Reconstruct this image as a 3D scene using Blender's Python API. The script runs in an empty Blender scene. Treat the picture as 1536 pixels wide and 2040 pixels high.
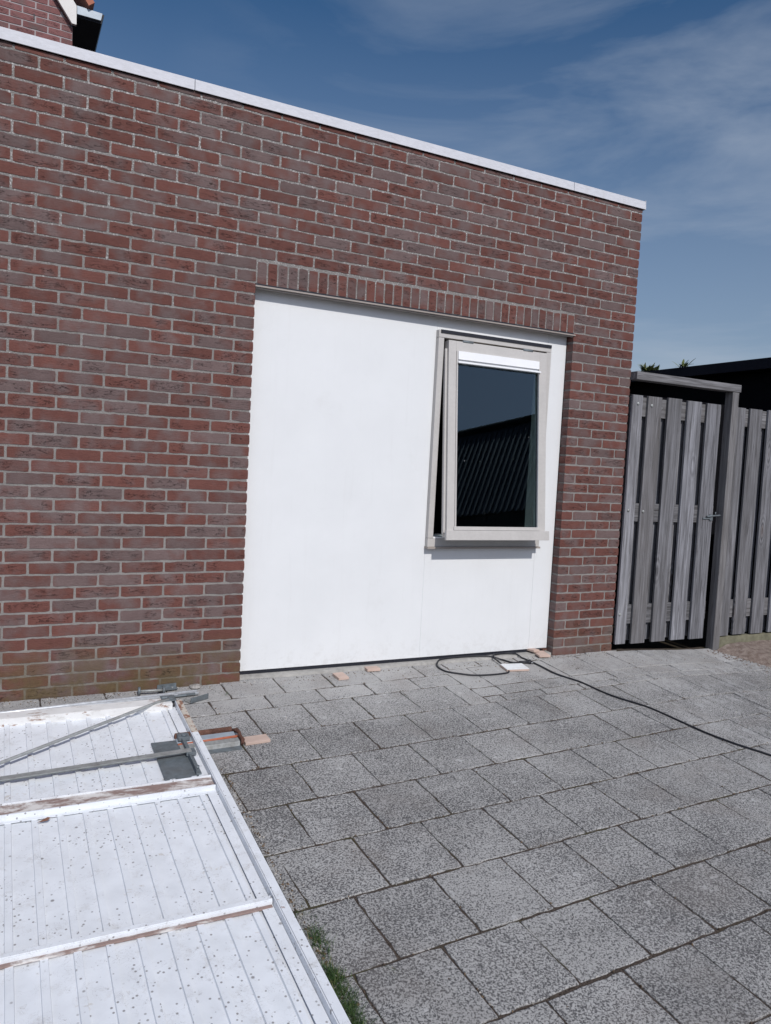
import bpy, math, random
from mathutils import Matrix, Vector, noise
random.seed(7)
S = bpy.context.scene
COL = S.collection
R = math.radians

# ------------------------------------------------------------------ camera
FPX = 1521.15
yaw, pitch, roll = .4677, -.0631, .0520
fw = Vector((math.sin(yaw)*math.cos(pitch), math.cos(yaw)*math.cos(pitch), math.sin(pitch)))
rt = Vector((math.cos(yaw), -math.sin(yaw), 0))
up = rt.cross(fw)
r2 = rt*math.cos(roll) + up*math.sin(roll)
u2 = -rt*math.sin(roll) + up*math.cos(roll)
cd = bpy.data.cameras.new('camera')
cam = bpy.data.objects.new('camera', cd)
COL.objects.link(cam)
cam.matrix_world = Matrix.Translation((-1.1990, -4.0568, 1.2444)) @ Matrix((r2, u2, -fw)).transposed().to_4x4()
cd.sensor_fit = 'HORIZONTAL'; cd.sensor_width = 36; cd.lens = 36*FPX/1536
cd.clip_start = .05; cd.clip_end = 2000
S.camera = cam

# ------------------------------------------------------------------ light, sky, exposure
SUNV = Vector((.035, 1.0, -.81)).normalized()
elev = math.asin(-SUNV.z)
sl = bpy.data.lights.new('sun', 'SUN'); sl.energy = 3.05; sl.angle = R(.53); sl.color = (1, .97, .94)
sun = bpy.data.objects.new('sun', sl); COL.objects.link(sun)
sun.rotation_euler = SUNV.to_track_quat('-Z', 'Y').to_euler()
sun.location = (-3, -12, 12)
S.view_settings.view_transform = 'Standard'; S.view_settings.look = 'None'
S.view_settings.exposure = 0.0; S.view_settings.gamma = 1
w = bpy.data.worlds.new('World'); S.world = w; w.use_nodes = True
wn = w.node_tree; wn.nodes.clear()
def WN(t, **k):
    n = wn.nodes.new(t)
    for a, b in k.items(): setattr(n, a, b)
    return n
sky = WN('ShaderNodeTexSky', sky_type='NISHITA', sun_disc=False)
sky.sun_elevation = elev
sky.sun_rotation = math.atan2(-SUNV.x, -SUNV.y)
sky.air_density = 1.0; sky.dust_density = .35; sky.ozone_density = 3.0
tcw = WN('ShaderNodeTexCoord')
mpw = WN('ShaderNodeMapping'); mpw.inputs['Location'].default_value = (.6, .25, .9); mpw.inputs['Rotation'].default_value = (R(12), R(-22), R(-20)); mpw.inputs['Scale'].default_value = (1.3, 1.3, 5.5)
n1 = WN('ShaderNodeTexNoise'); n1.inputs['Scale'].default_value = 1.7; n1.inputs['Detail'].default_value = 9; n1.inputs['Roughness'].default_value = .56; n1.inputs['Distortion'].default_value = .5
n2 = WN('ShaderNodeTexNoise'); n2.inputs['Scale'].default_value = 1.5; n2.inputs['Detail'].default_value = 3
rp = WN('ShaderNodeMapRange'); rp.inputs['From Min'].default_value = .40; rp.inputs['From Max'].default_value = .80
rp2 = WN('ShaderNodeMapRange'); rp2.inputs['From Min'].default_value = .25; rp2.inputs['From Max'].default_value = .62
sx = WN('ShaderNodeSeparateXYZ')
rx = WN('ShaderNodeMapRange'); rx.inputs['From Min'].default_value = .15; rx.inputs['From Max'].default_value = .70
m1 = WN('ShaderNodeMath', operation='MULTIPLY'); m2 = WN('ShaderNodeMath', operation='MULTIPLY'); 
mix = WN('ShaderNodeMix', data_type='RGBA'); mix.inputs['B'].default_value = (5.0, 5.7, 6.8, 1)
bg = WN('ShaderNodeBackground'); bg.inputs['Strength'].default_value = .085
wo = WN('ShaderNodeOutputWorld')
L = wn.links.new
L(tcw.outputs['Generated'], mpw.inputs['Vector']); L(mpw.outputs[0], n1.inputs['Vector']); L(tcw.outputs['Generated'], n2.inputs['Vector'])
L(n1.outputs['Fac'], rp.inputs['Value']); L(n2.outputs['Fac'], rp2.inputs['Value'])
L(tcw.outputs['Generated'], sx.inputs[0]); L(sx.outputs['X'], rx.inputs['Value'])
L(rp.outputs[0], m1.inputs[0]); L(rp2.outputs[0], m1.inputs[1]); L(m1.outputs[0], m2.inputs[0]); L(rx.outputs[0], m2.inputs[1])
gm = WN('ShaderNodeHueSaturation'); gm.inputs['Saturation'].default_value = 1.22; gm.inputs['Value'].default_value = .84
L(sky.outputs[0], gm.inputs['Color'])
hzr = WN('ShaderNodeMapRange'); hzr.inputs['From Min'].default_value = .02; hzr.inputs['From Max'].default_value = .50; hzr.inputs['To Min'].default_value = .62; hzr.inputs['To Max'].default_value = 0.
mxh = WN('ShaderNodeMix', data_type='RGBA'); mxh.inputs['B'].default_value = (4.1, 4.6, 5.6, 1)
L(sx.outputs['Z'], hzr.inputs['Value']); L(hzr.outputs[0], mxh.inputs['Factor']); L(gm.outputs[0], mxh.inputs['A'])
sth = WN('ShaderNodeMapRange'); sth.inputs['From Min'].default_value = -.05; sth.inputs['From Max'].default_value = -.75; sth.inputs['To Min'].default_value = 0; sth.inputs['To Max'].default_value = .55  # extra sky brightness added behind the camera to lift the shadow fill
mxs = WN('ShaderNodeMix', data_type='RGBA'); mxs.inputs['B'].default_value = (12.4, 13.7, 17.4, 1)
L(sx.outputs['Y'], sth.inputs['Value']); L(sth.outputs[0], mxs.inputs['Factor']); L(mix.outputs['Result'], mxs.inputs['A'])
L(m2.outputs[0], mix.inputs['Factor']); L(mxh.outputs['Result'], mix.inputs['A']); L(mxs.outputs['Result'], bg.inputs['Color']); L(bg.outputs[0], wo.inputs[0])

# ------------------------------------------------------------------ material helpers
class Mat:
    def __init__(s, name, rough=.8, metal=0., spec=.4):
        s.m = bpy.data.materials.new(name); s.m.use_nodes = True
        s.t = s.m.node_tree; s.b = s.t.nodes['Principled BSDF']
        s.b.inputs['Roughness'].default_value = rough; s.b.inputs['Metallic'].default_value = metal
        s.b.inputs['Specular IOR Level'].default_value = spec
        s.tc = s.t.nodes.new('ShaderNodeTexCoord')
    def n(s, t, **k):
        n = s.t.nodes.new(t)
        for a, b in k.items(): setattr(n, a, b)
        return n
    def l(s, a, b): s.t.links.new(a, b)
    def put(s, sock, v):
        if isinstance(v, bpy.types.NodeSocket): s.l(v, sock)
        else: sock.default_value = v
    def co(s, scale=(1, 1, 1), which='Object', off=None, rot=(0, 0, 0)):
        mp = s.n('ShaderNodeMapping'); mp.inputs['Scale'].default_value = scale; mp.inputs['Rotation'].default_value = rot
        s.l(s.tc.outputs[which], mp.inputs['Vector'])
        if off is not None:
            cx = s.n('ShaderNodeCombineXYZ'); ml = s.math('MULTIPLY', off, 37.3); ml2 = s.math('MULTIPLY', off, 91.7)
            s.l(ml, cx.inputs[0]); s.l(ml2, cx.inputs[1]); s.l(ml, cx.inputs[2]); s.l(cx.outputs[0], mp.inputs['Location'])
        return mp.outputs[0]
    def noise(s, vec, scale, detail=4, rough=.55, dist=0):
        n = s.n('ShaderNodeTexNoise'); s.l(vec, n.inputs['Vector'])
        n.inputs['Scale'].default_value = scale; n.inputs['Detail'].default_value = detail
        n.inputs['Roughness'].default_value = rough; n.inputs['Distortion'].default_value = dist
        return n.outputs['Fac']
    def voro(s, vec, scale, feature='F1', out='Distance'):
        n = s.n('ShaderNodeTexVoronoi', feature=feature); s.l(vec, n.inputs['Vector']); n.inputs['Scale'].default_value = scale
        return n.outputs[out]
    def math(s, op, a, b=0., c=None, clamp=False):
        n = s.n('ShaderNodeMath', operation=op, use_clamp=clamp); s.put(n.inputs[0], a); s.put(n.inputs[1], b)
        if c is not None: s.put(n.inputs[2], c)
        return n.outputs[0]
    def rng(s, v, a, b, c=0., d=1.):
        n = s.n('ShaderNodeMapRange'); s.put(n.inputs['Value'], v)
        for k, x in zip(('From Min', 'From Max', 'To Min', 'To Max'), (a, b, c, d)): s.put(n.inputs[k], x)
        return n.outputs[0]
    def mix(s, f, a, b, mode='MIX'):
        n = s.n('ShaderNodeMix', data_type='RGBA', blend_type=mode)
        s.put(n.inputs['Factor'], f)
        s.put(n.inputs['A'], a if not isinstance(a, tuple) else (*a, 1)[:4]); s.put(n.inputs['B'], b if not isinstance(b, tuple) else (*b, 1)[:4])
        return n.outputs['Result']
    def bright(s, col, f):
        cx = s.n('ShaderNodeCombineXYZ')
        for i in range(3): s.put(cx.inputs[i], f)
        return s.mix(1., col, cx.outputs[0], 'MULTIPLY')
    def attr(s, name='bc'):
        n = s.n('ShaderNodeAttribute', attribute_name=name); sp = s.n('ShaderNodeSeparateColor'); s.l(n.outputs['Color'], sp.inputs[0])
        return sp.outputs[0], sp.outputs[1], sp.outputs[2]
    def sep(s, vec):
        n = s.n('ShaderNodeSeparateXYZ'); s.l(vec, n.inputs[0]); return n.outputs
    def col(s, c): s.put(s.b.inputs['Base Color'], (*c, 1) if isinstance(c, tuple) else c)
    def rough(s, v): s.put(s.b.inputs['Roughness'], v)
    def bump(s, h, dist=.002, strength=1., prev=None):
        n = s.n('ShaderNodeBump'); n.inputs['Distance'].default_value = dist; n.inputs['Strength'].default_value = strength
        s.put(n.inputs['Height'], h)
        if prev is not None: s.l(prev, n.inputs['Normal'])
        s.l(n.outputs[0], s.b.inputs['Normal']); return n.outputs[0]

def simple(name, c, rough=.7, metal=0., nz=.12, scale=30, bump=.0005, spec=.4, stretch=(1, 1, 1)):
    m = Mat(name, rough, metal, spec)
    v = m.co(stretch); f = m.noise(v, scale, 6, .6); g = m.noise(v, scale*.13, 3)
    k = m.math('ADD', m.rng(f, .25, .75, 1-nz, 1+nz), m.rng(g, .3, .7, -nz*.7, nz*.7))
    m.col(m.bright(c, k)); m.rough(m.rng(g, .3, .7, rough-.08, min(1, rough+.08)))
    if bump: m.bump(f, bump, .6)
    return m.m

# bricks -------------------------------------------------------------
def mat_brick(name, pinkish=0.):
    m = Mat(name, .9, 0, .25)
    r, g, b = m.attr()
    vo = m.co((1, 1, 1), off=b); v = m.co()
    uv = m.sep(m.tc.outputs['UV'])
    big = m.noise(vo, 9, 3, .5)
    ends = m.rng(m.math('ABSOLUTE', m.math('SUBTRACT', uv[0], .5)), .25, .5, .12, -.18)
    gf = m.math('ADD', m.math('ADD', r, m.rng(big, .3, .7, -.35, .35)), ends, clamp=True)
    gf = m.rng(gf, .30, .85)
    red = m.mix(m.noise(vo, 25, 4), (.106+.055*pinkish, .043+.03*pinkish, .036+.038*pinkish), (.160+.075*pinkish, .066+.04*pinkish, .052+.046*pinkish))
    gry = m.mix(m.noise(vo, 18, 4), (.104, .069, .066), (.166, .119, .112))
    c = m.mix(gf, red, gry)
    fine = m.noise(vo, 260, 4, .65)
    c = m.bright(c, m.math('MULTIPLY', m.rng(fine, .25, .75, .80, 1.22), m.rng(g, 0, 1, .86, 1.12)))
    # hand-moulded creases along the middle of the face, their shade painted dark
    vs = m.co((1, 1, 4.2), off=b)
    cr = m.noise(vs, 9.5, 6, .66, .25)
    line = m.rng(m.math('ABSOLUTE', m.math('SUBTRACT', cr, .5)), .002, .0075, 1, 0)
    mid = m.math('MULTIPLY', m.rng(m.math('ABSOLUTE', m.math('SUBTRACT', uv[1], .5)), .22, .42, 1, 0), m.rng(m.math('ABSOLUTE', m.math('SUBTRACT', uv[0], .5)), .36, .48, 1, 0))
    zone = m.math('MULTIPLY', mid, m.rng(m.noise(vo, 7, 2), .42, .50))
    has = m.math('GREATER_THAN', m.math('FRACT', m.math('MULTIPLY', b, 7.31)), .30)
    line = m.math('MULTIPLY', m.math('MULTIPLY', line, zone), has, clamp=True)
    c = m.mix(m.math('MULTIPLY', line, m.rng(g, 0, 1, .6, .95)), c, (.018, .010, .010))
    # lime bloom specks
    po = m.sep(v)
    hz = m.rng(po[2], .15, .42, .0, .12)
    lo = m.rng(po[2], .12, .50, 1, 0)
    sp = m.rng(m.noise(vo, 330, 3, .6), m.math('SUBTRACT', .70, m.math('MULTIPLY', lo, .14)), .74)
    blo = m.rng(m.noise(v, 11, 3), m.math('SUBTRACT', .66, m.math('MULTIPLY', lo, .2)), .76)
    c = m.mix(m.math('MULTIPLY', m.math('MULTIPLY', sp, blo), .75), c, (.46, .40, .40))
    # algae at the foot
    al = m.math('MULTIPLY', m.rng(po[2], .04, .30, 1, 0), m.rng(m.noise(v, 7, 5, .6), .36, .56))
    lx = m.rng(po[0], .2, 1.4, 1, .28)
    al = m.math('MULTIPLY', m.math('MULTIPLY', al, lx), .85)
    c = m.mix(al, c, m.mix(m.noise(v, 60, 4), (.075, .052, .026), (.15, .11, .052)))
    m.col(c)
    bm = m.bump(m.noise(vs, 34, 8, .74, .6), .006, .75)
    bm = m.bump(m.math('MULTIPLY', line, -1), .0035, 1., bm)
    m.bump(fine, .0012, .7, bm)
    return m.m
def mat_mortar(name):
    m = Mat(name, .95, 0, .2)
    v = m.co(); po = m.sep(v)
    f = m.noise(v, 420, 4, .7); g = m.noise(v, 8, 3)
    c = m.mix(m.rng(f, .3, .7), (.185, .170, .158), (.315, .295, .278))
    c = m.bright(c, m.rng(g, .3, .7, .85, 1.12))
    # white crumbs higher up the wall
    th = m.rng(po[2], .6, 2.7, .64, .49)
    cr = m.rng(m.noise(v, 150, 4, .75), th, m.math('ADD', th, .06))
    c = m.mix(m.math('MULTIPLY', cr, m.rng(m.noise(v, 14, 2), .36, .52, .25, 1)), c, (.56, .53, .51))
    al = m.math('MULTIPLY', m.rng(po[2], .05, .30, 1, 0), m.rng(m.noise(v, 7, 5, .6), .34, .56))
    al = m.math('MULTIPLY', m.math('MULTIPLY', al, m.rng(po[0], .2, 1.4, 1, .28)), .8)
    c = m.mix(al, c, (.13, .10, .055))
    m.col(c)
    m.bump(m.math('ADD', m.noise(v, 170, 5, .75), m.math('MULTIPLY', cr, .5)), .005, .9)
    return m.m
# paving -------------------------------------------------------------
def mat_paver():
    m = Mat('concrete_paver', .93, 0, .25)
    r, g, b = m.attr(); v = m.co(); vo = m.co(off=b); po = m.sep(v)
    base = m.mix(m.noise(vo, 5, 4, .6), (.352, .344, .333), (.420, .411, .397))
    wear = m.math('ADD', m.noise(v, 2.1, 4, .6), m.math('MULTIPLY', m.math('SUBTRACT', r, .5), .10))
    far = m.rng(po[1], -.75, -.15)               # smooth, cement-smeared slabs by the threshold
    # exposed dark grit
    pit = m.noise(vo, 150, 5, .72, .5)
    th = m.math('ADD', m.rng(wear, .35, .68, .515, .45), m.math('MULTIPLY', far, -.045))
    dark = m.math('SUBTRACT', 1, m.rng(pit, m.math('SUBTRACT', th, .02), m.math('ADD', th, .012)))
    c = m.mix(m.math('MULTIPLY', dark, .9), base, m.mix(m.noise(vo, 330, 2), (.038, .037, .040), (.100, .096, .098)))
    li = m.rng(m.noise(vo, 180, 3, .7), .64, .70)
    c = m.mix(m.math('MULTIPLY', li, .35), c, (.52, .51, .50))
    # pale lime spots and smears
    sp = m.math('MAXIMUM', m.rng(m.noise(v, 17, 4, .6), .66, .69), m.math('MULTIPLY', m.rng(m.voro(m.co((1, 1.6, 1)), 6.5), .045, .075, 1, 0), m.rng(m.noise(v, 2, 2), .42, .5)))
    c = m.mix(m.math('MULTIPLY', sp, .55), c, (.55, .54, .53))
    cm = m.math('MULTIPLY', far, m.rng(m.noise(m.co((1, 2.2, 1)), 6, 7, .68), .44, .58))
    c = m.mix(m.math('MULTIPLY', cm, .6), c, (.40, .385, .37))
    cl = m.math('MULTIPLY', m.rng(po[0], 1.5, 2.6), m.rng(m.noise(m.co((1.6, .8, 1)), 9, 8, .72), .52, .60))
    c = m.mix(m.math('MULTIPLY', cl, .5), c, (.46, .455, .45))
    br = m.math('MULTIPLY', m.rng(m.noise(v, 3.1, 4), .52, .70), .28)
    c = m.mix(br, c, (.20, .17, .15))
    c = m.bright(c, m.rng(g, 0, 1, .93, 1.06))
    m.col(c)
    bm = m.bump(m.noise(v, 40, 4), .002, .5)
    m.bump(m.math('SUBTRACT', pit, m.math('MULTIPLY', dark, .25)), .0035, .7, bm)
    return m.m
def mat_joint():
    m = Mat('joint_sand', .97, 0, .1); v = m.co(); 
    c = m.mix(m.rng(m.noise(v, 230, 4, .7), .35, .65), (.020, .016, .014), (.15, .118, .098))
    c = m.mix(m.rng(m.noise(v, 5, 3), .52, .62), c, m.mix(m.noise(v, 200, 2), (.045, .045, .022), (.11, .09, .06)))
    m.col(c); m.bump(m.noise(v, 150, 5, .8), .006, 1.); return m.m
def mat_earth(name, a, b2):
    m = Mat(name, .97, 0, .1); v = m.co()
    c = m.mix(m.rng(m.noise(v, 26, 7, .72), .35, .65), a, b2)
    c = m.bright(c, m.rng(m.noise(v, 250, 3, .7), .3, .7, .72, 1.25))
    m.col(c); m.bump(m.noise(v, 60, 8, .75), .012, 1.); return m.m
# wood ---------------------------------------------------------------
def mat_wood(name, a, b2, axis='z', knots=True, dark=(.035, .03, .03)):
    m = Mat(name, .88, 0, .3); r, g, b = m.attr()
    st = {'z': (1, 1, .045), 'x': (.045, 1, 1), 'y': (1, .045, 1)}[axis]
    st2 = {'z': (1, 1, .30), 'x': (.30, 1, 1), 'y': (1, .30, 1)}[axis]
    vk = m.co(st2, off=b)
    v = m.co(st, off=b)
    warp = m.noise(vk, 8, 2)
    grain = m.noise(v, 70, 4, .55, .8)
    broad = m.noise(v, 26, 3, .5, 1.4)
    c = m.mix(m.rng(grain, .36, .64), a, b2)
    c = m.bright(c, m.math('MULTIPLY', m.rng(broad, .32, .68, .62, 1.30), m.rng(g, 0, 1, .66, 1.22)))
    c = m.mix(m.math('MULTIPLY', r, .35), c, (.17, .150, .135))
    crack = m.rng(m.noise(v, 90, 4, .65), .60, .68)
    c = m.mix(m.math('MULTIPLY', crack, .6), c, dark)
    h = m.math('ADD', grain, m.math('MULTIPLY', crack, -.6))
    if knots:
        vk2 = m.co(tuple(0 if (i == 1) else q for i, q in enumerate(st2)), off=b) if True else vk; k = m.voro(vk2, 5.2)
        ring = m.n('ShaderNodeMath', operation='SINE'); m.l(m.math('MULTIPLY', m.math('ADD', k, m.math('MULTIPLY', warp, .12)), 95), ring.inputs[0])
        near = m.rng(k, .06, .26, 1, 0)
        c = m.bright(c, m.math('ADD', 1, m.math('MULTIPLY', m.math('MULTIPLY', ring.outputs[0], near), .5)))
        core = m.rng(k, .06, .10, 1, 0)
        c = m.mix(m.math('MULTIPLY', core, .6), c, (.10, .08, .075))
    st3 = m.rng(m.noise(m.co(), 3.0, 4), .5, .72)
    c = m.mix(m.math('MULTIPLY', st3, .30), c, (.11, .11, .115))
    m.col(c); m.bump(h, .0025, .7); return m.m
# worn white door ----------------------------------------------------
def mat_paint(name, white, rusty, lo, hi, dirt=.5, speck=True, scale=9, stretch=(1, 1, 1)):
    m = Mat(name, .55, 0, .4); v = m.co(); vs = m.co(stretch)
    w_ = m.bright(white, m.rng(m.noise(v, 14, 5), .3, .7, .93, 1.05))
    d = m.math('MULTIPLY', m.rng(m.noise(vs, 16, 9, .82), .54, .74), dirt)
    c = m.mix(d, w_, (.34, .30, .25))
    ru = m.rng(m.noise(vs, scale, 8, .70, .3), lo, hi)
    rc = m.mix(m.noise(v, 55, 5, .7), rusty, tuple(min(1, x*2.0) for x in rusty))
    c = m.mix(ru, c, rc)
    if speck:
        vd = m.voro(v, 46)
        s1 = m.math('MULTIPLY', m.rng(vd, .12, .20, 1, 0), m.rng(m.noise(v, 3.5, 3), .42, .50))
        s2 = m.math('MULTIPLY', m.rng(m.voro(m.co((1.25, 1.25, 1)), 13), .065, .11, 1, 0), m.rng(m.noise(v, 6, 2), .42, .55))
        hair = m.math('MULTIPLY', m.rng(m.math('ABSOLUTE', m.math('SUBTRACT', m.noise(v, 17, 3, .6, 2.2), .5)), .0, .0055, 1, 0), m.rng(m.noise(v, 8, 2), .48, .54))
        c = m.mix(m.math('MULTIPLY', m.math('MAXIMUM', m.math('MAXIMUM', s1, s2), m.math('MULTIPLY', hair, .8)), .72), c, (.12, .10, .09))
    m.col(c); m.rough(m.math('ADD', .5, m.math('MULTIPLY', ru, .4)))
    m.bump(m.math('ADD', m.math('MULTIPLY', ru, -1), m.math('MULTIPLY', m.noise(v, 60, 4), .6)), .0008, .6); return m.m
def mat_galv(name, c=(.33, .36, .38), rough=.45, dirty=.3):
    m = Mat(name, rough, .35, .5); v = m.co()
    k = m.bright(c, m.rng(m.noise(v, 40, 6, .65), .3, .7, .75, 1.15))
    m.col(m.mix(m.math('MULTIPLY', m.rng(m.noise(v, 12, 6, .7), .48, .66), dirty), k, (.10, .075, .055)))
    m.rough(m.rng(m.noise(v, 18, 4), .3, .7, rough-.1, rough+.2)); m.bump(m.noise(v, 90, 3), .0004, .5); return m.m
def mat_glass():
    m = bpy.data.materials.new('window_glass'); m.use_nodes = True; t = m.node_tree; t.nodes.clear()
    o = t.nodes.new('ShaderNodeOutputMaterial'); mx = t.nodes.new('ShaderNodeMixShader'); tr = t.nodes.new('ShaderNodeBsdfTransparent')
    gl = t.nodes.new('ShaderNodeBsdfGlossy'); fr = t.nodes.new('ShaderNodeFresnel'); ma = t.nodes.new('ShaderNodeMath')
    tr.inputs[0].default_value = (.82, .90, .88, 1); gl.inputs['Roughness'].default_value = 0.0; fr.inputs['IOR'].default_value = 1.5
    gl.inputs['Color'].default_value = (.62, .84, 1, 1)
    ma.operation = 'MULTIPLY'; ma.inputs[1].default_value = 1.75; ma.use_clamp = True
    ge = t.nodes.new('ShaderNodeNewGeometry'); m2_ = t.nodes.new('ShaderNodeMath'); m2_.operation = 'SUBTRACT'; m2_.inputs[0].default_value = 1
    m3 = t.nodes.new('ShaderNodeMath'); m3.operation = 'MULTIPLY'
    k = t.links.new
    k(fr.outputs[0], ma.inputs[0]); k(ge.outputs['Backfacing'], m2_.inputs[1]); k(ma.outputs[0], m3.inputs[0]); k(m2_.outputs[0], m3.inputs[1])
    # dust specks on the pane
    tc = t.nodes.new('ShaderNodeTexCoord'); vo = t.nodes.new('ShaderNodeTexVoronoi'); vo.inputs['Scale'].default_value = 16
    mr = t.nodes.new('ShaderNodeMapRange'); mr.inputs['From Min'].default_value = .035; mr.inputs['From Max'].default_value = .05; mr.inputs['To Min'].default_value = .35; mr.inputs['To Max'].default_value = 0
    nz = t.nodes.new('ShaderNodeTexNoise'); nz.inputs['Scale'].default_value = 4; m5 = t.nodes.new('ShaderNodeMapRange'); m5.inputs['From Min'].default_value = .5; m5.inputs['From Max'].default_value = .62
    m6 = t.nodes.new('ShaderNodeMath'); m6.operation = 'MULTIPLY'
    df = t.nodes.new('ShaderNodeBsdfDiffuse'); mx2 = t.nodes.new('ShaderNodeMixShader')
    k(tc.outputs['Object'], vo.inputs['Vector']); k(tc.outputs['Object'], nz.inputs['Vector']); k(vo.outputs['Distance'], mr.inputs['Value']); k(nz.outputs['Fac'], m5.inputs['Value'])
    k(mr.outputs[0], m6.inputs[0]); k(m5.outputs[0], m6.inputs[1])
    k(m3.outputs[0], mx.inputs[0]); k(tr.outputs[0], mx.inputs[1]); k(gl.outputs[0], mx.inputs[2])
    k(m6.outputs[0], mx2.inputs[0]); k(mx.outputs[0], mx2.inputs[1]); k(df.outputs[0], mx2.inputs[2]); k(mx2.outputs[0], o.inputs[0])
    return m
def mat_grass():
    m = Mat('grass_blades', .6, 0, .3); r, g, b = m.attr()
    c = m.mix(r, (.018, .050, .012), (.060, .11, .028)); c = m.mix(m.rng(g, .78, .95), c, (.30, .24, .11)); m.col(c); return m.m

M = {}
M['brick'] = mat_brick('garage_brick'); M['mortar'] = mat_mortar('garage_mortar')
M['hbrick'] = mat_brick('house_brick', 1.); M['hmortar'] = simple('house_mortar', (.33, .29, .29), .95, scale=200, bump=.001)
M['paver'] = mat_paver(); M['joint'] = mat_joint()
M['turf_soil'] = mat_earth('lawn_soil', (.03, .025, .018), (.07, .055, .035))
M['soil'] = mat_earth('pale_soil', (.16, .115, .095), (.34, .28, .24))
M['cement'] = simple('cement', (.36, .345, .32), .95, nz=.22, scale=40, bump=.002)
def boardmat():
    m = Mat('white_board', .5, 0, .3); v = m.co()
    c = m.bright((.70, .705, .705), m.rng(m.noise(v, 3.2, 6, .62), .3, .7, .972, 1.02))
    sm = m.math('MULTIPLY', m.rng(m.noise(v, 5.5, 6, .7), .60, .74), .07)
    st = m.math('MULTIPLY', m.rng(m.noise(m.co((6, 1, .35)), 5, 4, .6), .58, .75), .05)
    ft = m.math('MULTIPLY', m.math('MULTIPLY', m.rng(m.sep(v)[2], .0, .22, 1, 0), m.rng(m.noise(v, 22, 6, .75), .48, .62)), .22)
    c = m.mix(m.math('MAXIMUM', m.math('ADD', sm, st), ft), c, (.36, .33, .29))
    m.col(c); m.bump(m.math('ADD', m.noise(v, 2.2, 3), m.math('MULTIPLY', m.noise(v, 70, 3), .01)), .006, .35); return m.m
M['board'] = boardmat()
M['frame'] = simple('grey_beige_paint', (.475, .452, .428), .5, nz=.05, scale=60, bump=.0002)
M['vent'] = simple('white_aluminium', (.80, .80, .80), .4, nz=.02, bump=0)
M['rubber_and_gap'] = simple('black_rubber_and_gaps', (.012, .013, .02), .6, nz=.1, bump=0)  # rubber strips, and near-black fill for gaps
M['steel_beige'] = simple('beige_steel', (.31, .27, .24), .55, nz=.06, bump=0)
def coping_mat():
    m = Mat('aluminium_coping', .6, 0, .3); v = m.co()
    c = m.bright((.56, .56, .59), m.rng(m.noise(m.co((1, 1, 4)), 30, 6, .6), .3, .7, .90, 1.06))
    dr = m.math('MULTIPLY', m.rng(m.noise(m.co((1, 1, .12)), 22, 4, .6), .56, .72), .22)
    m.col(m.mix(dr, c, (.42, .40, .38))); m.bump(m.noise(v, 3, 3), .003, .4); return m.m
M['coping'] = coping_mat()
M['bitumen'] = simple('roofing_felt', (.04, .04, .042), .9, scale=80, bump=.002)
M['interior_dark'] = simple('dark_interior', (.05, .05, .05), .9)  # darkness of the closed room put into the wall colour
M['glass'] = mat_glass()
M['wood'] = mat_wood('weathered_fence_wood', (.115, .116, .128), (.245, .247, .270))
M['woodrail'] = mat_wood('weathered_rail_wood', (.07, .071, .078), (.20, .20, .214), 'x', False)
M['woodpost'] = mat_wood('weathered_post_wood', (.14, .14, .15), (.26, .26, .275), 'z', False)
M['plinth'] = simple('mossy_plinth', (.17, .16, .11), .95, nz=.3, scale=25, bump=.002)
M['shade_black'] = simple('shade_black_wall', (.006, .006, .0075), .8, nz=.3, scale=20, bump=.001, spec=.05)  # near-black colour stands in for shade under the roof and behind the gate
M['blackfascia'] = simple('black_roof_trim', (.010, .011, .017), .5, nz=.2, scale=30, bump=.0005, spec=.2)
M['galv'] = mat_galv('galvanised_steel', (.36, .37, .36), .5, .35); M['galvd'] = mat_galv('dark_galvanised_steel', (.17, .195, .21), .55, .25)
M['shiny'] = mat_galv('shiny_steel', (.62, .64, .66), .4, .12)
M['zinc'] = simple('zinc_sheet', (.30, .34, .38), .5, metal=.2, nz=.1, bump=0)
M['rust'] = mat_earth('rusty_steel', (.085, .045, .035), (.19, .10, .075))
M['orange'] = simple('orange_rod', (.42, .13, .07), .6, nz=.15, scale=60)
M['sheet'] = mat_paint('worn_white_sheet', (.72, .74, .765), (.30, .26, .21), .63, .72, .45)
M['rail'] = mat_paint('worn_white_rail', (.70, .69, .67), (.19, .12, .09), .57, .62, .9, False, 11, (.6, 1.5, 1.5))
M['railrust'] = mat_paint('rusted_cross_rail', (.66, .63, .60), (.17, .12, .105), .42, .52, .6, False, 9, (.6, 1.5, 1.5))
M['edge'] = mat_paint('worn_white_edge', (.72, .74, .765), (.17, .08, .05), .66, .70, .5, True, 12)
M['edgecream'] = mat_paint('cream_worn_edge', (.55, .50, .43), (.17, .09, .06), .50, .56, .6, False, 14)
M['cable'] = simple('black_cable', (.014, .014, .018), .5, nz=.1, bump=0)
M['pin'] = simple('bare_metal', (.6, .6, .6), .3, 1., bump=0)
M['fresh'] = simple('fresh_cut_wood', (.48, .36, .30), .85, nz=.12, scale=40, stretch=(.2, 1, 1))
M['chip'] = simple('cement_lump', (.30, .28, .26), .95, nz=.25, scale=60, bump=.004)
M['tile'] = simple('orange_roof_tile', (.36, .13, .08), .8)
M['barge'] = simple('cream_barge', (.62, .59, .56), .5, nz=.05, bump=0)
M['grass'] = mat_grass()
def leafmat():
    m = Mat('sedum_leaf', .6, 0, .3); r, g, b = m.attr(); m.col(m.mix(r, (.05, .085, .03), (.20, .21, .08))); return m.m
M['leaf'] = leafmat()
M['dryleaf'] = simple('dry_leaf', (.18, .09, .06), .9)
M['metalroof'] = simple('dark_metal_roof', (.042, .050, .072), .5, nz=.1, scale=6, bump=.001)
M['farwall'] = simple('dark_plank_wall', (.008, .008, .011), .8)

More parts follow.
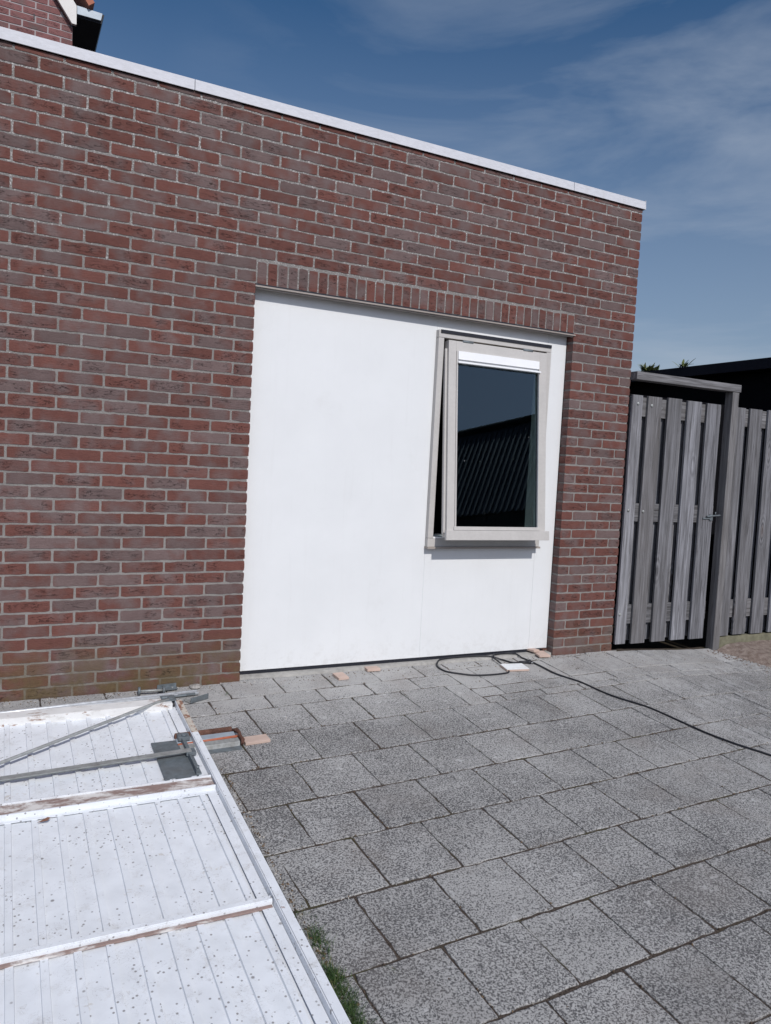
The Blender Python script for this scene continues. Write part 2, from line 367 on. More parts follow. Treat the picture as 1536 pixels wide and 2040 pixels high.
# ------------------------------------------------------------------ mesh helpers
class MB:
    def __init__(s): s.v = []; s.f = []; s.c = []; s.uv = []; s.sm = []
    def face(s, idx, c=(.5, .5, .5), uv=None, smooth=False):
        s.f.append(idx); s.c.append(c); s.uv.append(uv); s.sm.append(smooth)
    def box(s, a, b, c=None, M4=None):
        c = c or (random.random(), random.random(), random.random())
        n = len(s.v)
        P = [(a[0], a[1], a[2]), (b[0], a[1], a[2]), (b[0], b[1], a[2]), (a[0], b[1], a[2]), (a[0], a[1], b[2]), (b[0], a[1], b[2]), (b[0], b[1], b[2]), (a[0], b[1], b[2])]
        if M4 is not None: P = [tuple(M4 @ Vector(p)) for p in P]
        s.v += P
        for q in ((0, 3, 2, 1), (4, 5, 6, 7), (0, 1, 5, 4), (1, 2, 6, 5), (2, 3, 7, 6), (3, 0, 4, 7)): s.face([n+i for i in q], c)
        return s
    def prism(s, poly, axis, t0, t1, c=None, M4=None):
        # poly: list of 2-D points; extruded along axis
        c = c or (random.random(), random.random(), random.random()); n = len(s.v); k = len(poly)
        def mk(p, t):
            q = {'x': (t, p[0], p[1]), 'y': (p[0], t, p[1]), 'z': (p[0], p[1], t)}[axis]
            return tuple(M4 @ Vector(q)) if M4 is not None else q
        s.v += [mk(p, t0) for p in poly] + [mk(p, t1) for p in poly]
        s.face([n+i for i in range(k)][::-1], c); s.face([n+k+i for i in range(k)], c)
        for i in range(k): j = (i+1) % k; s.face([n+i, n+j, n+k+j, n+k+i], c)
        return s
    def tube(s, pts, r, seg=10, c=None, caps=True):
        c = c or (.5, .5, .5); n0 = len(s.v); pts = [Vector(p) for p in pts]; N = len(pts)
        rr = r if isinstance(r, (list, tuple)) else [r]*N
        up_ = Vector((0, 0, 1)); prev = None
        for i, p in enumerate(pts):
            t = (pts[min(i+1, N-1)]-pts[max(i-1, 0)]).normalized()
            if prev is None:
                a = t.orthogonal().normalized()
            else:
                a = (prev - t*prev.dot(t)).normalized()
            prev = a; b = t.cross(a)
            for k in range(seg):
                an = 2*math.pi*k/seg; s.v.append(tuple(p + (a*math.cos(an)+b*math.sin(an))*rr[i]))
        for i in range(N-1):
            for k in range(seg):
                k2 = (k+1) % seg
                s.face([n0+i*seg+k, n0+i*seg+k2, n0+(i+1)*seg+k2, n0+(i+1)*seg+k], c, smooth=True)
        if caps:
            s.face([n0+k for k in range(seg)][::-1], c); s.face([n0+(N-1)*seg+k for k in range(seg)], c)
        return s
    def build(s, name, mat, parent=None, bevel=0, loc=None):
        me = bpy.data.meshes.new(name); me.from_pydata(s.v, [], s.f)
        ca = me.color_attributes.new('bc', 'FLOAT_COLOR', 'CORNER')
        hasuv = any(u is not None for u in s.uv)
        uvl = me.uv_layers.new(name='UVMap') if hasuv else None
        cols = []; uvs = []; 
        for f, c, u in zip(s.f, s.c, s.uv):
            for i in range(len(f)):
                cols += [c[0], c[1], c[2], 1.]
                if hasuv: uvs += list(u[i]) if u else [.5, .5]
        ca.data.foreach_set('color', cols)
        if hasuv: uvl.data.foreach_set('uv', uvs)
        me.polygons.foreach_set('use_smooth', s.sm)
        me.materials.append(mat); me.update()
        if bevel:
            pass
        o = bpy.data.objects.new(name, me); COL.objects.link(o)
        if parent is not None: o.parent = parent
        if loc is not None: o.location = loc
        if bevel:
            md = o.modifiers.new('bevel', 'BEVEL'); md.width = bevel; md.segments = 2; md.limit_method = 'ANGLE'; md.angle_limit = R(40)
        return o
def tag(o, label=None, cat=None, group=None, kind=None):
    if label: o['label'] = label
    if cat: o['category'] = cat
    if group: o['group'] = group
    if kind: o['kind'] = kind
    return o
def empty(name, label, cat, loc=(0, 0, 0), rot=(0, 0, 0), group=None):
    o = bpy.data.objects.new(name, None); COL.objects.link(o); o.location = loc; o.rotation_euler = rot; o.empty_display_size = .2
    return tag(o, label, cat, group)

SL = .0957
TILT = math.atan(SL)
def gz(x, y):
    z = SL*y
    if y > 0: z = 0.02*min(y, 1)
    if x > 2.6:
        t = min(1, (x-2.6)/1.1); z -= .045*t*t*(3-2*t)
    return z

# ------------------------------------------------------------------ setting: ground
def sheet(name, x0, x1, y0, y1, nx, ny, mat, dz, rough=0., fn=None, kind='structure'):
    b = MB()
    for j in range(ny+1):
        for i in range(nx+1):
            x = x0+(x1-x0)*i/nx; y = y0+(y1-y0)*j/ny
            z = (fn or gz)(x, y)+dz + (rough*(noise.noise(Vector((x*9, y*9, 0)))+.5*noise.noise(Vector((x*31, y*31, 3)))) if rough else 0)
            b.v.append((x, y, z))
    for j in range(ny):
        for i in range(nx):
            a = j*(nx+1)+i; b.face([a, a+1, a+nx+2, a+nx+1], smooth=True)
    return tag(b.build(name, mat), kind=kind)
def gbed(x, y): return gz(x, y)-(.0035*min(1, max(0, (x-2.3)/.4)))
def gfar(x, y):
    yy = max(y, -14)
    return gz(min(max(x, -50), 50), yy)
gb = MB()   # one wide sheet to the horizon
xs = [-600, -120, -30, -8, -3, 0, 3, 4, 8, 30, 120, 600]; ys = [-600, -120, -30, -14, -8, -5, -2.6, -1, 0, .4, 3, 10, 40, 150, 600]
for y in ys:
    for x in xs: gb.v.append((x, y, gfar(x, y)-.075))
for j in range(len(ys)-1):
    for i in range(len(xs)-1):
        a = j*len(xs)+i; gb.face([a, a+1, a+len(xs)+1, a+len(xs)])
tag(gb.build('ground', M['turf_soil']), kind='structure')
sheet('joint_bed', -3.3, 5.2, -5.0, .06, 420, 300, M['joint'], -.0042, .0026, gbed)

# lawn edge (soil) left of the paving
sheet('lawn', -5.5, -.350, -7.5, -1.42, 60, 60, M['turf_soil'], -.012, .006)

TH = .05
ct, st = math.cos(TH), math.sin(TH)
def LW(a, b): return (a*ct-b*st, a*st+b*ct)
rowsb = [.06, -.215, -.375, -.657, -.960, -1.262, -1.557, -1.862, -2.165, -2.458]
while rowsb[-1] > -8.2: rowsb.append(rowsb[-1]-.300)
pv = MB()
def paver(poly, hgt, tone):
    # poly: world xy corners (ccw); chamfered slab, slight tilt
    cx = sum(p[0] for p in poly)/len(poly); cy = sum(p[1] for p in poly)/len(poly)
    tx, ty = random.uniform(-.003, .003), random.uniform(-.003, .003)
    out = []
    for i in range(len(poly)):
        p, q = poly[i], poly[(i+1) % len(poly)]
        L_ = math.hypot(q[0]-p[0], q[1]-p[1]); n = max(2, int(L_/.03))
        nx_, ny_ = (q[1]-p[1])/max(L_, 1e-6), -(q[0]-p[0])/max(L_, 1e-6)
        for k in range(n):
            t = k/n; w_ = random.gauss(0, .0014)+.0020*noise.noise(Vector((p[0]*20+t*9, p[1]*20, 1))) if k else random.uniform(-.0045, -.001)
            out.append((p[0]+(q[0]-p[0])*t+nx_*w_, p[1]+(q[1]-p[1])*t+ny_*w_))
    def z(x, y, d): return gz(x, y)+hgt+tx*(x-cx)+ty*(y-cy)-d
    n0 = len(pv.v); k = len(out)
    ins = [(cx+(x-cx)*(1-.0032/max(.03, math.hypot(x-cx, y-cy))), cy+(y-cy)*(1-.0032/max(.03, math.hypot(x-cx, y-cy)))) for x, y in out]
    pv.v += [(x, y, z(x, y, .03)) for x, y in out]
    pv.v += [(x, y, z(x, y, .0018)) for x, y in out]
    pv.v += [(x, y, z(x, y, 0)) for x, y in ins]
    pv.face([n0+2*k+i for i in range(k)], tone)
    for i in range(k):
        j = (i+1) % k
        pv.face([n0+i, n0+j, n0+k+j, n0+k+i], tone); pv.face([n0+k+i, n0+k+j, n0+2*k+j, n0+2*k+i], tone, smooth=True)
def clip(poly, a, b, c):     # keep a*x+b*y<=c
    res = []
    for i in range(len(poly)):
        p, q = poly[i], poly[(i+1) % len(poly)]
        dp, dq = a*p[0]+b*p[1]-c, a*q[0]+b*q[1]-c
        if dp <= 0: res.append(p)
        if dp*dq < 0:
            t = dp/(dp-dq); res.append((p[0]+(q[0]-p[0])*t, p[1]+(q[1]-p[1])*t))
    return res
def area(p): return .5*abs(sum(p[i][0]*p[(i+1) % len(p)][1]-p[(i+1) % len(p)][0]*p[i][1] for i in range(len(p))))
def lay(b0, b1, ph, amin, amax, pitch=.3005):
    k = math.floor((amin-ph)/pitch); g = .0033; gv = .0053
    while ph+k*pitch < amax:
        a0, a1 = ph+k*pitch, ph+(k+1)*pitch; k += 1
        a0 = max(a0, amin); a1 = min(a1, amax)
        if a1-a0 < .03: continue
        j = lambda: random.gauss(0, .0012)
        poly = [LW(a0+g+j(), b1+gv+j()), LW(a1-g+j(), b1+gv+j()), LW(a1-g+j(), b0-gv+j()), LW(a0+g+j(), b0-gv+j())]
        poly = clip(poly, 0, 1, -.004) if poly[0][0] > -.02 and False else poly
        # stay in front of the wall / threshold, inside the yard
        poly = clip(poly, 0, 1, .035 if 0 <= (a0+a1)/2 <= 2.2 else -.006)
        if not poly: continue
        if b1 < -1.30: poly = clip(poly, -1, 0, .352)        # lawn on the left
        if poly: poly = clip(poly, 1., .30, 3.70)            # bare soil on the right
        if len(poly) < 3 or area(poly) < .0012: continue
        paver(poly, random.gauss(0, .0008), (random.random(), random.random(), random.random()))
lay(.06, -.215, .19, -3.2, 1.30); lay(-.215, -.375, .06, -3.2, 1.24)
lay(.06, -.155, .05, 1.30, 4.2); lay(-.155, -.455, .22, 1.24, 4.2); 
lay(-.375, -.657, .205, -3.2, 1.24); lay(-.455, -.575, 1.42-.3005*4, 1.24, 4.2)
lay(-.575, -.657, .23, 1.24, 4.2) if False else None
lay(-.575, -.87, .205, 1.24, 4.2) if False else None
lay(-.575, -.657, .16, 1.24, 4.2)
for i in range(3, len(rowsb)-1):
    lay(rowsb[i], rowsb[i+1], .07 if i % 2 else .213, -3.2, 4.2)
tag(pv.build('pavement', M['paver']), kind='structure')

# soil on the right
def soilz(x, y):
    e = (1.0*x+.30*y-3.70)
    return gz(x, y)+min(.045, max(-.02, e*.35))
sheet('soil', 3.60, 7.0, -6, -.06, 90, 90, M['soil'], .0, .010, soilz)
# crumbs / pebbles at soil edge
pb = MB()
for i in range(260):
    y = random.uniform(-.9, -.03)**1; x = 3.70-.30*y+random.gauss(-.03, .06); r = random.uniform(.002, .009)
    z = gz(x, y)+r*.4; n0 = len(pb.v)
    an = random.random()*3
    P = [(math.cos(an+k*1.57)*r*random.uniform(.7, 1.3), math.sin(an+k*1.57)*r*random.uniform(.7, 1.3)) for k in range(4)]
    pb.v += [(x+p[0], y+p[1], z) for p in P]+[(x, y, z+r*.7), (x, y, z-r)]
    for k in range(4): pb.face([n0+k, n0+(k+1) % 4, n0+4]); pb.face([n0+(k+1) % 4, n0+k, n0+5])
tag(pb.build('soil_crumbs', M['soil']), label='small crumbs of soil scattered along the paving edge', kind='stuff')

# ------------------------------------------------------------------ brick garage
G = empty('brick_garage', 'flat roofed brown brick garage with white boarded opening and tilted window', 'garage')
XC, XW, ZL, ZC = 2.711, 2.182, 2.170, 3.080
def add_brick(b, x0, x1, z0, z1, nx=None, nz=3, tone=None, y=0., deep=.064, M4=None, jit=.0011, vertical=False):
    tone = tone or (random.random(), random.random(), random.random())
    nx = nx or max(3, int((x1-x0)/.022)); n0 = len(b.v)
    sd = random.random()*50
    dz = random.gauss(0, .0007)
    tl = random.gauss(0, .0008)
    W_ = nx+1; H_ = nz+1; idx = {}
    for j in range(H_):
        for i in range(W_):
            u, v = i/nx, j/nz
            x = x0+(x1-x0)*u; z = z0+(z1-z0)*v+dz+tl*(u-.5)*2
            edge = i in (0, nx) or j in (0, nz)
            if i == 0: x += noise.noise(Vector((sd, z*40, 0)))*.0022
            if i == nx: x += noise.noise(Vector((sd, z*40, 5)))*.0022
            if j == 0: z += noise.noise(Vector((x*38, sd, 1)))*.0030+random.gauss(0, jit*.5)
            if j == nz: z += noise.noise(Vector((x*38, sd, 9)))*.0030+random.gauss(0, jit*.5)
            yy = y + (.0005 if edge else 0)+noise.noise(Vector((x*30, z*60, sd)))*.0012
            if (i in (0, nx)) and (j in (0, nz)): yy += .0006; x += .0010*(1 if i == 0 else -1); z += .0009*(1 if j == 0 else -1)
            idx[i, j] = len(b.v); b.v.append((x, yy, z))
    for j in range(nz):
        for i in range(nx):
            b.face([idx[i, j], idx[i+1, j], idx[i+1, j+1], idx[i, j+1]], tone,
                   [(v, u) if vertical else (u, v) for u, v in ((i/nx, j/nz), ((i+1)/nx, j/nz), ((i+1)/nx, (j+1)/nz), (i/nx, (j+1)/nz))], True)
    ring = [(i, 0) for i in range(nx)]+[(nx, j) for j in range(nz)]+[(i, nz) for i in range(nx, 0, -1)]+[(0, j) for j in range(nz, 0, -1)]
    base = len(b.v)
    for q in ring:
        v = b.v[idx[q]]; b.v.append((v[0], y+deep, v[2]))
    k = len(ring); b2 = len(b.v)
    for q in ring: b.v.append(b.v[idx[q]])
    for t in range(k):
        t2 = (t+1) % k
        b.face([b2+t2, b2+t, base+t, base+t2], tone, [(.5, .1)]*4, False)
    if M4 is not None:
        for i in range(n0, len(b.v)): b.v[i] = tuple(M4 @ Vector(b.v[i]))
def tone():
    g = random.random()
    return (.18+.30*random.random() if g < .62 else (.50+.42*random.random()), random.random(), random.random())
J = .0054  # half joint
wall = MB()
HB = .0258  # half brick height
for j in range(-16, 36):
    zc = 2.083-.0625*j
    z0, z1 = zc-HB, zc+HB
    if j == -16: z1 = 3.078
    even = (j % 2 == 0)
    joints = []
    # left zone joints
    x = -.107 if even else 0.
    lj = []
    while x > -3.9: lj.append(x); x -= .2155
    over_opening = zc > 2.30
    if over_opening:
        if even:
            mod = (XC+.107)/13; xs_ = [XC-mod*k for k in range(1, 14)]
            xs_[-1] = -.107; left = lj[1:]
        else:
            mod = (XC-.1+.2155)/13; xs_ = [XC-.1-mod*k for k in range(0, 14)]
            xs_[-1] = lj[1]; left = lj[2:]
        js = [XC+J]+xs_+left
        for a, c in zip(js[1:], js[:-1]): add_brick(wall, a+J, c-J, z0, z1, tone=tone())
    else:
        js = ([0.+J] if even else [])+lj
        if not even: js[0] = 0.+J
        for a, c in zip(js[1:], js[:-1]): add_brick(wall, a+J, c-J, z0, z1, tone=tone())
        if 2.13 < zc < 2.30: xr = XW if zc < 2.165 else XW
        js = [XC+J]+([XC-.2168, XC-.434] if even else [XC-.1, XC-.317])+[XW-J]
        for a, c in zip(js[1:], js[:-1]): add_brick(wall, a+J, c-J, z0, z1, tone=tone())
for k in range(37):
    m_ = (XW-.004)/37
    add_brick(wall, .004+k*m_+.0048, .004+(k+1)*m_-.0048, ZL+.004+random.gauss(0, .0012), ZL+.118, nx=3, nz=6, tone=tone(), vertical=True)
# side wall of the garage (faces the gate)
Ms = Matrix.Translation((XC, 0, 0)) @ Matrix.Rotation(R(90), 4, 'Z')
for j in range(-16, 36):
    zc = 2.083-.0625*j; z1 = 3.078 if j == -16 else zc+HB
    x = .1+J if j % 2 == 0 else .21
    x = .1 if j % 2 == 0 else .212
    xs_ = [x]
    while xs_[-1] < 5.8: xs_.append(xs_[-1]+.2175)
    for a, c in zip(xs_[:-1], xs_[1:]): add_brick(wall, a+J, c-J, zc-HB, z1, nx=3, nz=1, tone=tone(), deep=.05, M4=Ms)
wobj = wall.build('brick_facing', M['brick'], G)
mo = MB(); yb = .0030
def slab(pts): mo.prism(pts, 'y', yb, .11)
slab([(-3.95, -.25), (-.005, -.25), (-.005, ZL+.003), (XW+.005, ZL+.003), (XW+.005, -.25), (XC-.005, -.25), (XC-.005, 3.075), (-3.95, 3.075)])
mo.box((XC-.11, .1105, -.25), (XC-.005, 6.0, 3.075))
mo.box((-3.95, .1105, -.25), (-3.85, 6.0, 3.075)); mo.box((-3.849, 5.9, -.25), (XC-.111, 6.0, 3.075))
mo.build('mortar', M['mortar'], G)
# coping in lengths with small seams
for a, c in ((-3.99, -.3615), (-.3585, 2.0945), (2.0975, XC+.012)):
    cb = MB(); cb.prism([(-.013, ZC), (-.010, ZC+.053), (.10, ZC+.060), (.10, ZC+.054), (-.004, ZC+.047), (-.007, ZC)], 'x', a, c)
    if c > 2.5:
        cb.prism([(c, ZC), (c+.006, ZC), (c+.002, ZC+.059), (c-.003, ZC+.059)], 'y', -.012, 6.02)
    cb.build('coping', M['coping'], G)
MB().box((-3.9, .02, ZC-.004), (XC-.02, 5.98, ZC+.045)).build('roof', M['bitumen'], G)
# inside
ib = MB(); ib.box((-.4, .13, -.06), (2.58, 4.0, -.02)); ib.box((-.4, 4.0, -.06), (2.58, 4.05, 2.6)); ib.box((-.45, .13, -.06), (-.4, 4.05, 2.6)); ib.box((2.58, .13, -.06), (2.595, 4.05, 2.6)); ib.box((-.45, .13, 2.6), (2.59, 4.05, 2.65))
ib.build('interior', M['interior_dark'], G)
# steel angle above opening
lb = MB(); lb.box((-.002, -.006, ZL-.014), (XW+.012, .062, ZL-.006)); lb.box((0.004, .004, ZL-.022), (XW, .0115, ZL-.0145))
lb.build('steel_lintel', M['steel_beige'], G)
lb = MB(); lb.box((0.002, .0, ZL-.0055), (XW, .06, ZL+.0035)); lb.build('lintel_dark_strip', M['rubber_and_gap'], G)  # near-black strip filling the groove above the steel
# threshold strip
th = MB(); n = 40
pts = [(-.0+XW*i/n) for i in range(n+1)]
for i in range(n):
    a, c = pts[i], pts[i+1]; ya, yc = .012+.012*noise.noise(Vector((a*5, 0, 0))), .012+.012*noise.noise(Vector((c*5, 0, 0)))
    n0 = len(th.v)
    th.v += [(a, ya, -.03), (c, yc, -.03), (c, yc+.004, .014), (a, ya+.004, .014), (c, .12, .018), (a, .12, .018)]
    th.face([n0, n0+1, n0+2, n0+3]); th.face([n0+3, n0+2, n0+4, n0+5])
th.build('threshold', M['cement'], G)
# white boards
YP = .065
zb, zt = .038, ZL-.004
def board(x0, x1, z0, z1): MB().box((x0, YP, z0), (x1, YP+.03, z1)).build('infill_board', M['board'], G, bevel=.0006)
WX0, WX1, WZ0, WZ1 = 1.168, 2.030, .744, 2.078
board(-.03, WX0+.005, zb, zt); board(WX0+.0055, WX1-.0052, zb, WZ0+.02); board(WX0+.0055, WX1-.006, WZ1-.02, zt); board(WX1-.0045, XW-.003, zb, zt)
MB().box((-.03, YP+.032, .0), (XW, .10, zt)).box((-.03, YP+.005, .019), (XW, YP+.028, zb-.001)).build('frame_batten', M['rubber_and_gap'], G) if False else None
bt = MB(); bt.box((-.03, YP+.006, .0), (XW, YP+.03, zb-.002)); bt.build('bottom_gap_shade', M['rubber_and_gap'], G)  # near-black strip stands in for the shaded gap under the boards

# window (part) with its pieces as sub-parts
YF = .030; FW = .038
fb = MB()
fb.box((WX0, YF, WZ0+.055), (WX0+FW, .135, WZ1-.047)); fb.box((WX1-FW, YF, WZ0+.055), (WX1, .135, WZ1-.047))
fb.box((WX0, YF, WZ1-.045), (WX1, .135, WZ1))
fb.box((WX0, YF, WZ0), (WX1, .135, WZ0+.053))
fb.box((WX0+FW-.0005, YF+.03, WZ0+.055), (WX0+FW+.012, .135, WZ1-.047)); fb.box((WX1-FW-.012, YF+.03, WZ0+.055), (WX1-FW+.0005, .135, WZ1-.047))
win = fb.build('window', M['frame'], G, bevel=.0012)
win['label'] = 'beige framed window with its sash tilted outward at the bottom'
sb = MB(); sb.box((WX0-.003, YF-.012, WZ0-.012), (WX1+.003, YP, WZ0-.0005)); sb.build('window_sill', M['steel_beige'], win)
rb = MB(); rb.box((WX0+.012, YF-.006, WZ1-.018), (WX1-.004, YF-.0005, WZ1+.001)); rb.build('rubber_strip', M['rubber_and_gap'], win)
sg = MB(); sg.box((WX0+FW, YF-.0, WZ0+.0535), (WX1-FW, .15, WZ0+.062)); 
# inner lit stop piece and stay arm
sg.build('inner_sill', M['vent'], win)
hz = WZ1-.060; hy = YF+.016
Ls = hz-(WZ0+.066)
ang = math.asin(.104/Ls)
SX0, SX1 = WX0+FW+.026, WX1-FW-.010
MS = Matrix.Translation((0, hy, hz)) @ Matrix.Rotation(-ang, 4, 'X')
# local: z from 0 (hinge) down to -Ls ; y<0 is outward
def sbox(b, x0, x1, y0, y1, z0, z1): b.box((x0, y0, z0), (x1, y1, z1), M4=MS)
fz = -.030; bk = .026
SW = .054
s_ = MB()
sbox(s_, SX0, SX0+SW, fz, bk, -Ls, 0); sbox(s_, SX1-.056, SX1, fz, bk, -Ls, 0)
sbox(s_, SX0+SW, SX1-.056, fz, bk, -.062, 0); sbox(s_, SX0+SW, SX1-.056, fz, bk, -Ls, -Ls+.060)
# rebate lip on the outside of the stiles
sbox(s_, SX0-.014, SX0-.0003, -.012, .010, -Ls+.02, -.05); sbox(s_, SX1+.0003, SX1+.012, -.012, .010, -Ls+.02, -.05)
sash = s_.build('sash', M['frame'], win, bevel=.0015)
d_ = MB(); sbox(d_, SX0-.016, SX1+.016, fz-.024, fz-.001, -Ls-.018, -Ls+.042); d_.build('drip_board', M['frame'], win, bevel=.0015)
gx0, gx1, gz0, gz1 = SX0+SW, SX1-.056, -Ls+.060, -.062
bd = MB()
sbox(bd, gx0, gx0+.010, fz-.006, fz+.008, gz0, gz1); sbox(bd, gx1-.010, gx1, fz-.006, fz+.008, gz0, gz1)
sbox(bd, gx0-.006, gx1+.012, fz-.007, fz-.0005, gz0-.016, gz0+.006)
bd.build('glazing_bead', M['frame'], win, bevel=.001)
vb = MB()
sbox(vb, gx0+.0105, gx1-.0105, fz-.010, fz+.012, gz1-.052, gz1-.001); sbox(vb, gx0+.006, gx1-.004, fz-.020, fz-.008, gz1-.076, gz1-.066)
sbox(vb, gx0+.0105, gx1-.0105, fz+.002, fz+.012, gz1-.074, gz1-.0525)
vb.build('ventilator', M['vent'], win, bevel=.001)
gp = MB(); sbox(gp, gx0+.009, gx1-.009, fz+.014, fz+.020, gz0, gz1-.05); gp.build('glass_pane', M['glass'], win)
for q0, q1 in ((gx0+.0002, gx0+.009), (gx1-.013, gx1-.005)):
    gs = MB(); sbox(gs, q0, q1, fz+.0085, fz+.0135, gz0, gz1-.06); gs.build('glazing_seal', M['rubber_and_gap'], win)
for hx in (SX0+.10, SX1-.19):
    hb = MB(); hb.tube([(hx, YF-.010, hz+.004), (hx+.076, YF-.010, hz+.004)], .0085, 10); hb.box((hx+.004, YF-.006, hz+.001), (hx+.068, YF+.03, hz+.0065)); hb.build('hinge', M['galvd'], win)
# stay arm inside the gap
sa = MB(); sa.tube([(SX0+.012, .075, WZ0+.075), (SX0+.02, -.04, WZ0+.082)], .0045, 6); sa.build('window_stay', M['galv'], win)

# ------------------------------------------------------------------ timber gate, gateway and fence
def boards(b, specs, y0, y1, z0, z1):
    for x0, x1 in specs:
        dz = random.gauss(0, .003); dx = random.gauss(0, .0015); lean = random.gauss(0, .0025)
        tone_ = (random.random(), random.random(), random.random())
        n0 = len(b.v); b.box((x0+dx, y0, z0+random.gauss(0, .003)), (x1+dx, y1, z1+dz), tone_)
        for i in range(n0+4, n0+8): v = b.v[i]; b.v[i] = (v[0]+lean, v[1], v[2])
gate = empty('garden_gate', 'grey weathered plank gate between the garage corner and the gate post', 'gate', (2.72, .0, .04))
def rel(o, p): o.location = Vector(o.location)-Vector(p.location); return o
fr = [(2.722, 2.815), (2.872, 3.005), (3.068, 3.205), (3.266, 3.408), (3.463, 3.606)]
b = MB(); boards(b, fr, -.022, -.003, .045, 1.815); rel(b.build('front_plank', M['wood'], gate, bevel=.002), gate)
gaps = [(2.795, 2.900), (2.985, 3.100), (3.180, 3.300), (3.385, 3.495), (3.585, 3.625)]
b = MB()
bk_ = [2.902, 3.096, 3.293, 3.490]
boards(b, [(x-.13, x) for x in bk_]+[(3.540, 3.650)], .028, .046, .055, 1.800); rel(b.build('back_plank', M['wood'], gate, bevel=.0015), gate)
for z0, z1 in ((1.672, 1.806), (.925, 1.055), (.186, .325)):
    b = MB(); 
    b.box((2.735, -.0015, z0), (3.634, .026, z1))
    rel(b.build('rail', M['woodrail'], gate, bevel=.002), gate)
for x, z in ((2.774, 1.756), (2.905, 1.752), (3.015, 1.742), (2.755, 1.005), (2.895, 1.0), (3.01, 1.0), (2.745, .262)):
    yy = -.024 if min(abs(x-a) for a in (3.015, 3.01)) > .001 else -.004
    b = MB(); b.tube([(x, yy+.004, z), (x, yy-.002, z), (x, yy-.005, z)], [.011, .011, .006], 10)
    rel(b.build('bolt', M['galv'], gate), gate)
b = MB(); b.box((3.50, -.030, .955), (3.60, -.0225, .965)); b.box((3.57, -.032, .945), (3.60, -.024, .99)); b.tube([(3.53, -.036, .975), (3.67, -.036, .985)], .006, 8); b.tube([(3.62, -.036, .985), (3.62, -.036, 1.01)], .004, 6)
rel(b.build('latch', M['galvd'], gate), gate)
gw = empty('gateway_frame', 'grey timber post carrying a horizontal beam over the gate', 'gate frame', (3.73, 0, -.05))
b = MB(); b.box((3.692, -.050, -.12), (3.760, .020, 1.917)); rel(b.build('post', M['woodpost'], gw, bevel=.003), gw)
b = MB(); b.box((2.7165, -.055, 1.918), (3.772, .03, 1.974)); rel(b.build('beam', M['woodrail'], gw, bevel=.003), gw)
fe = empty('fence_panel', 'grey weathered plank fence standing right of the gate post', 'fence', (4.6, 0, 0))
b = MB(); fx = [(3.774, 3.882)]+[(3.936+i*.206, 3.936+i*.206+.139) for i in range(12)]
boards(b, fx, -.022, -.003, .048, 1.812); rel(b.build('front_plank', M['wood'], fe, bevel=.002), fe)
b = MB(); boards(b, [(3.83+.206*i, 3.962+.206*i) for i in range(12)], .028, .046, .055, 1.80); rel(b.build('back_plank', M['wood'], fe, bevel=.0015), fe)
for z0, z1 in ((1.672, 1.806), (.186, .325)):
    b = MB()
    b.box((3.775, -.0015, z0), (6.3, .026, z1))
    rel(b.build('rail', M['woodrail'], fe, bevel=.002), fe)
b = MB(); b.box((3.762, -.012, -.10), (6.4, .02, .038)); rel(b.build('plinth', M['plinth'], fe), fe)

# ------------------------------------------------------------------ neighbour's shed, wall coloured near-black as the shade under its roof
SH = empty('shaded_shed', 'shed behind the gate and fence with flat overhanging roof and wall coloured near-black as shade', 'shed', (7, 3, 0))
b = MB(); b.box((5.64, .55, -.1), (9.5, 9.5, 2.36))
rel(b.build('wall', M['shade_black'], SH), SH)
b = MB(); b.box((5.50, .45, 2.372), (9.8, 9.8, 2.478)); rel(b.build('roof', M['blackfascia'], SH), SH)
b = MB(); b.box((2.86, 1.4, -.1), (5.6, 1.46, 2.02));  # dark sheet in place of the shade seen through the plank gaps
sc_ = b.build('shade_screen', M['shade_black']); tag(sc_, 'near-black sheet standing in for the shade behind the gate and fence', 'screen')
def plant(name, label, loc, n, L0, spread, up_):
    b = MB()
    for i in range(n):
        an = random.random()*2*math.pi; el = random.uniform(*up_); L_ = L0*random.uniform(.6, 1.15); w_ = L_*.075
        d = Vector((math.cos(an)*math.cos(el), math.sin(an)*math.cos(el), math.sin(el))); s2 = d.cross(Vector((0, 0, 1))).normalized()*w_
        o = Vector((random.gauss(0, spread), random.gauss(0, spread), 0)); n0 = len(b.v); c = (random.random(), 0, 0)
        for t in range(5):
            f = t/4; p = o+d*L_*f+Vector((0, 0, -L_*.22*f*f)); wd = math.sin(math.pi*min(1, .15+f*.85))+.12
            b.v += [tuple(p-s2*wd), tuple(p+s2*wd+Vector((0, 0, .002)))]
        for t in range(4): b.face([n0+2*t, n0+2*t+1, n0+2*t+3, n0+2*t+2], c, smooth=True)
    return tag(b.build(name, M['leaf'], loc=loc), label, 'plant')
plant('sedum_plant', 'bushy green spiky plant on the shed roof beside the garage corner', (5.6, 2.72, 2.478), 130, .145, .035, (.0, 1.2))
plant('grass_plant', 'thin upright grassy plant on the shed roof above the gate beam', (5.56, 2.15, 2.478), 26, .16, .03, (.15, 1.1))

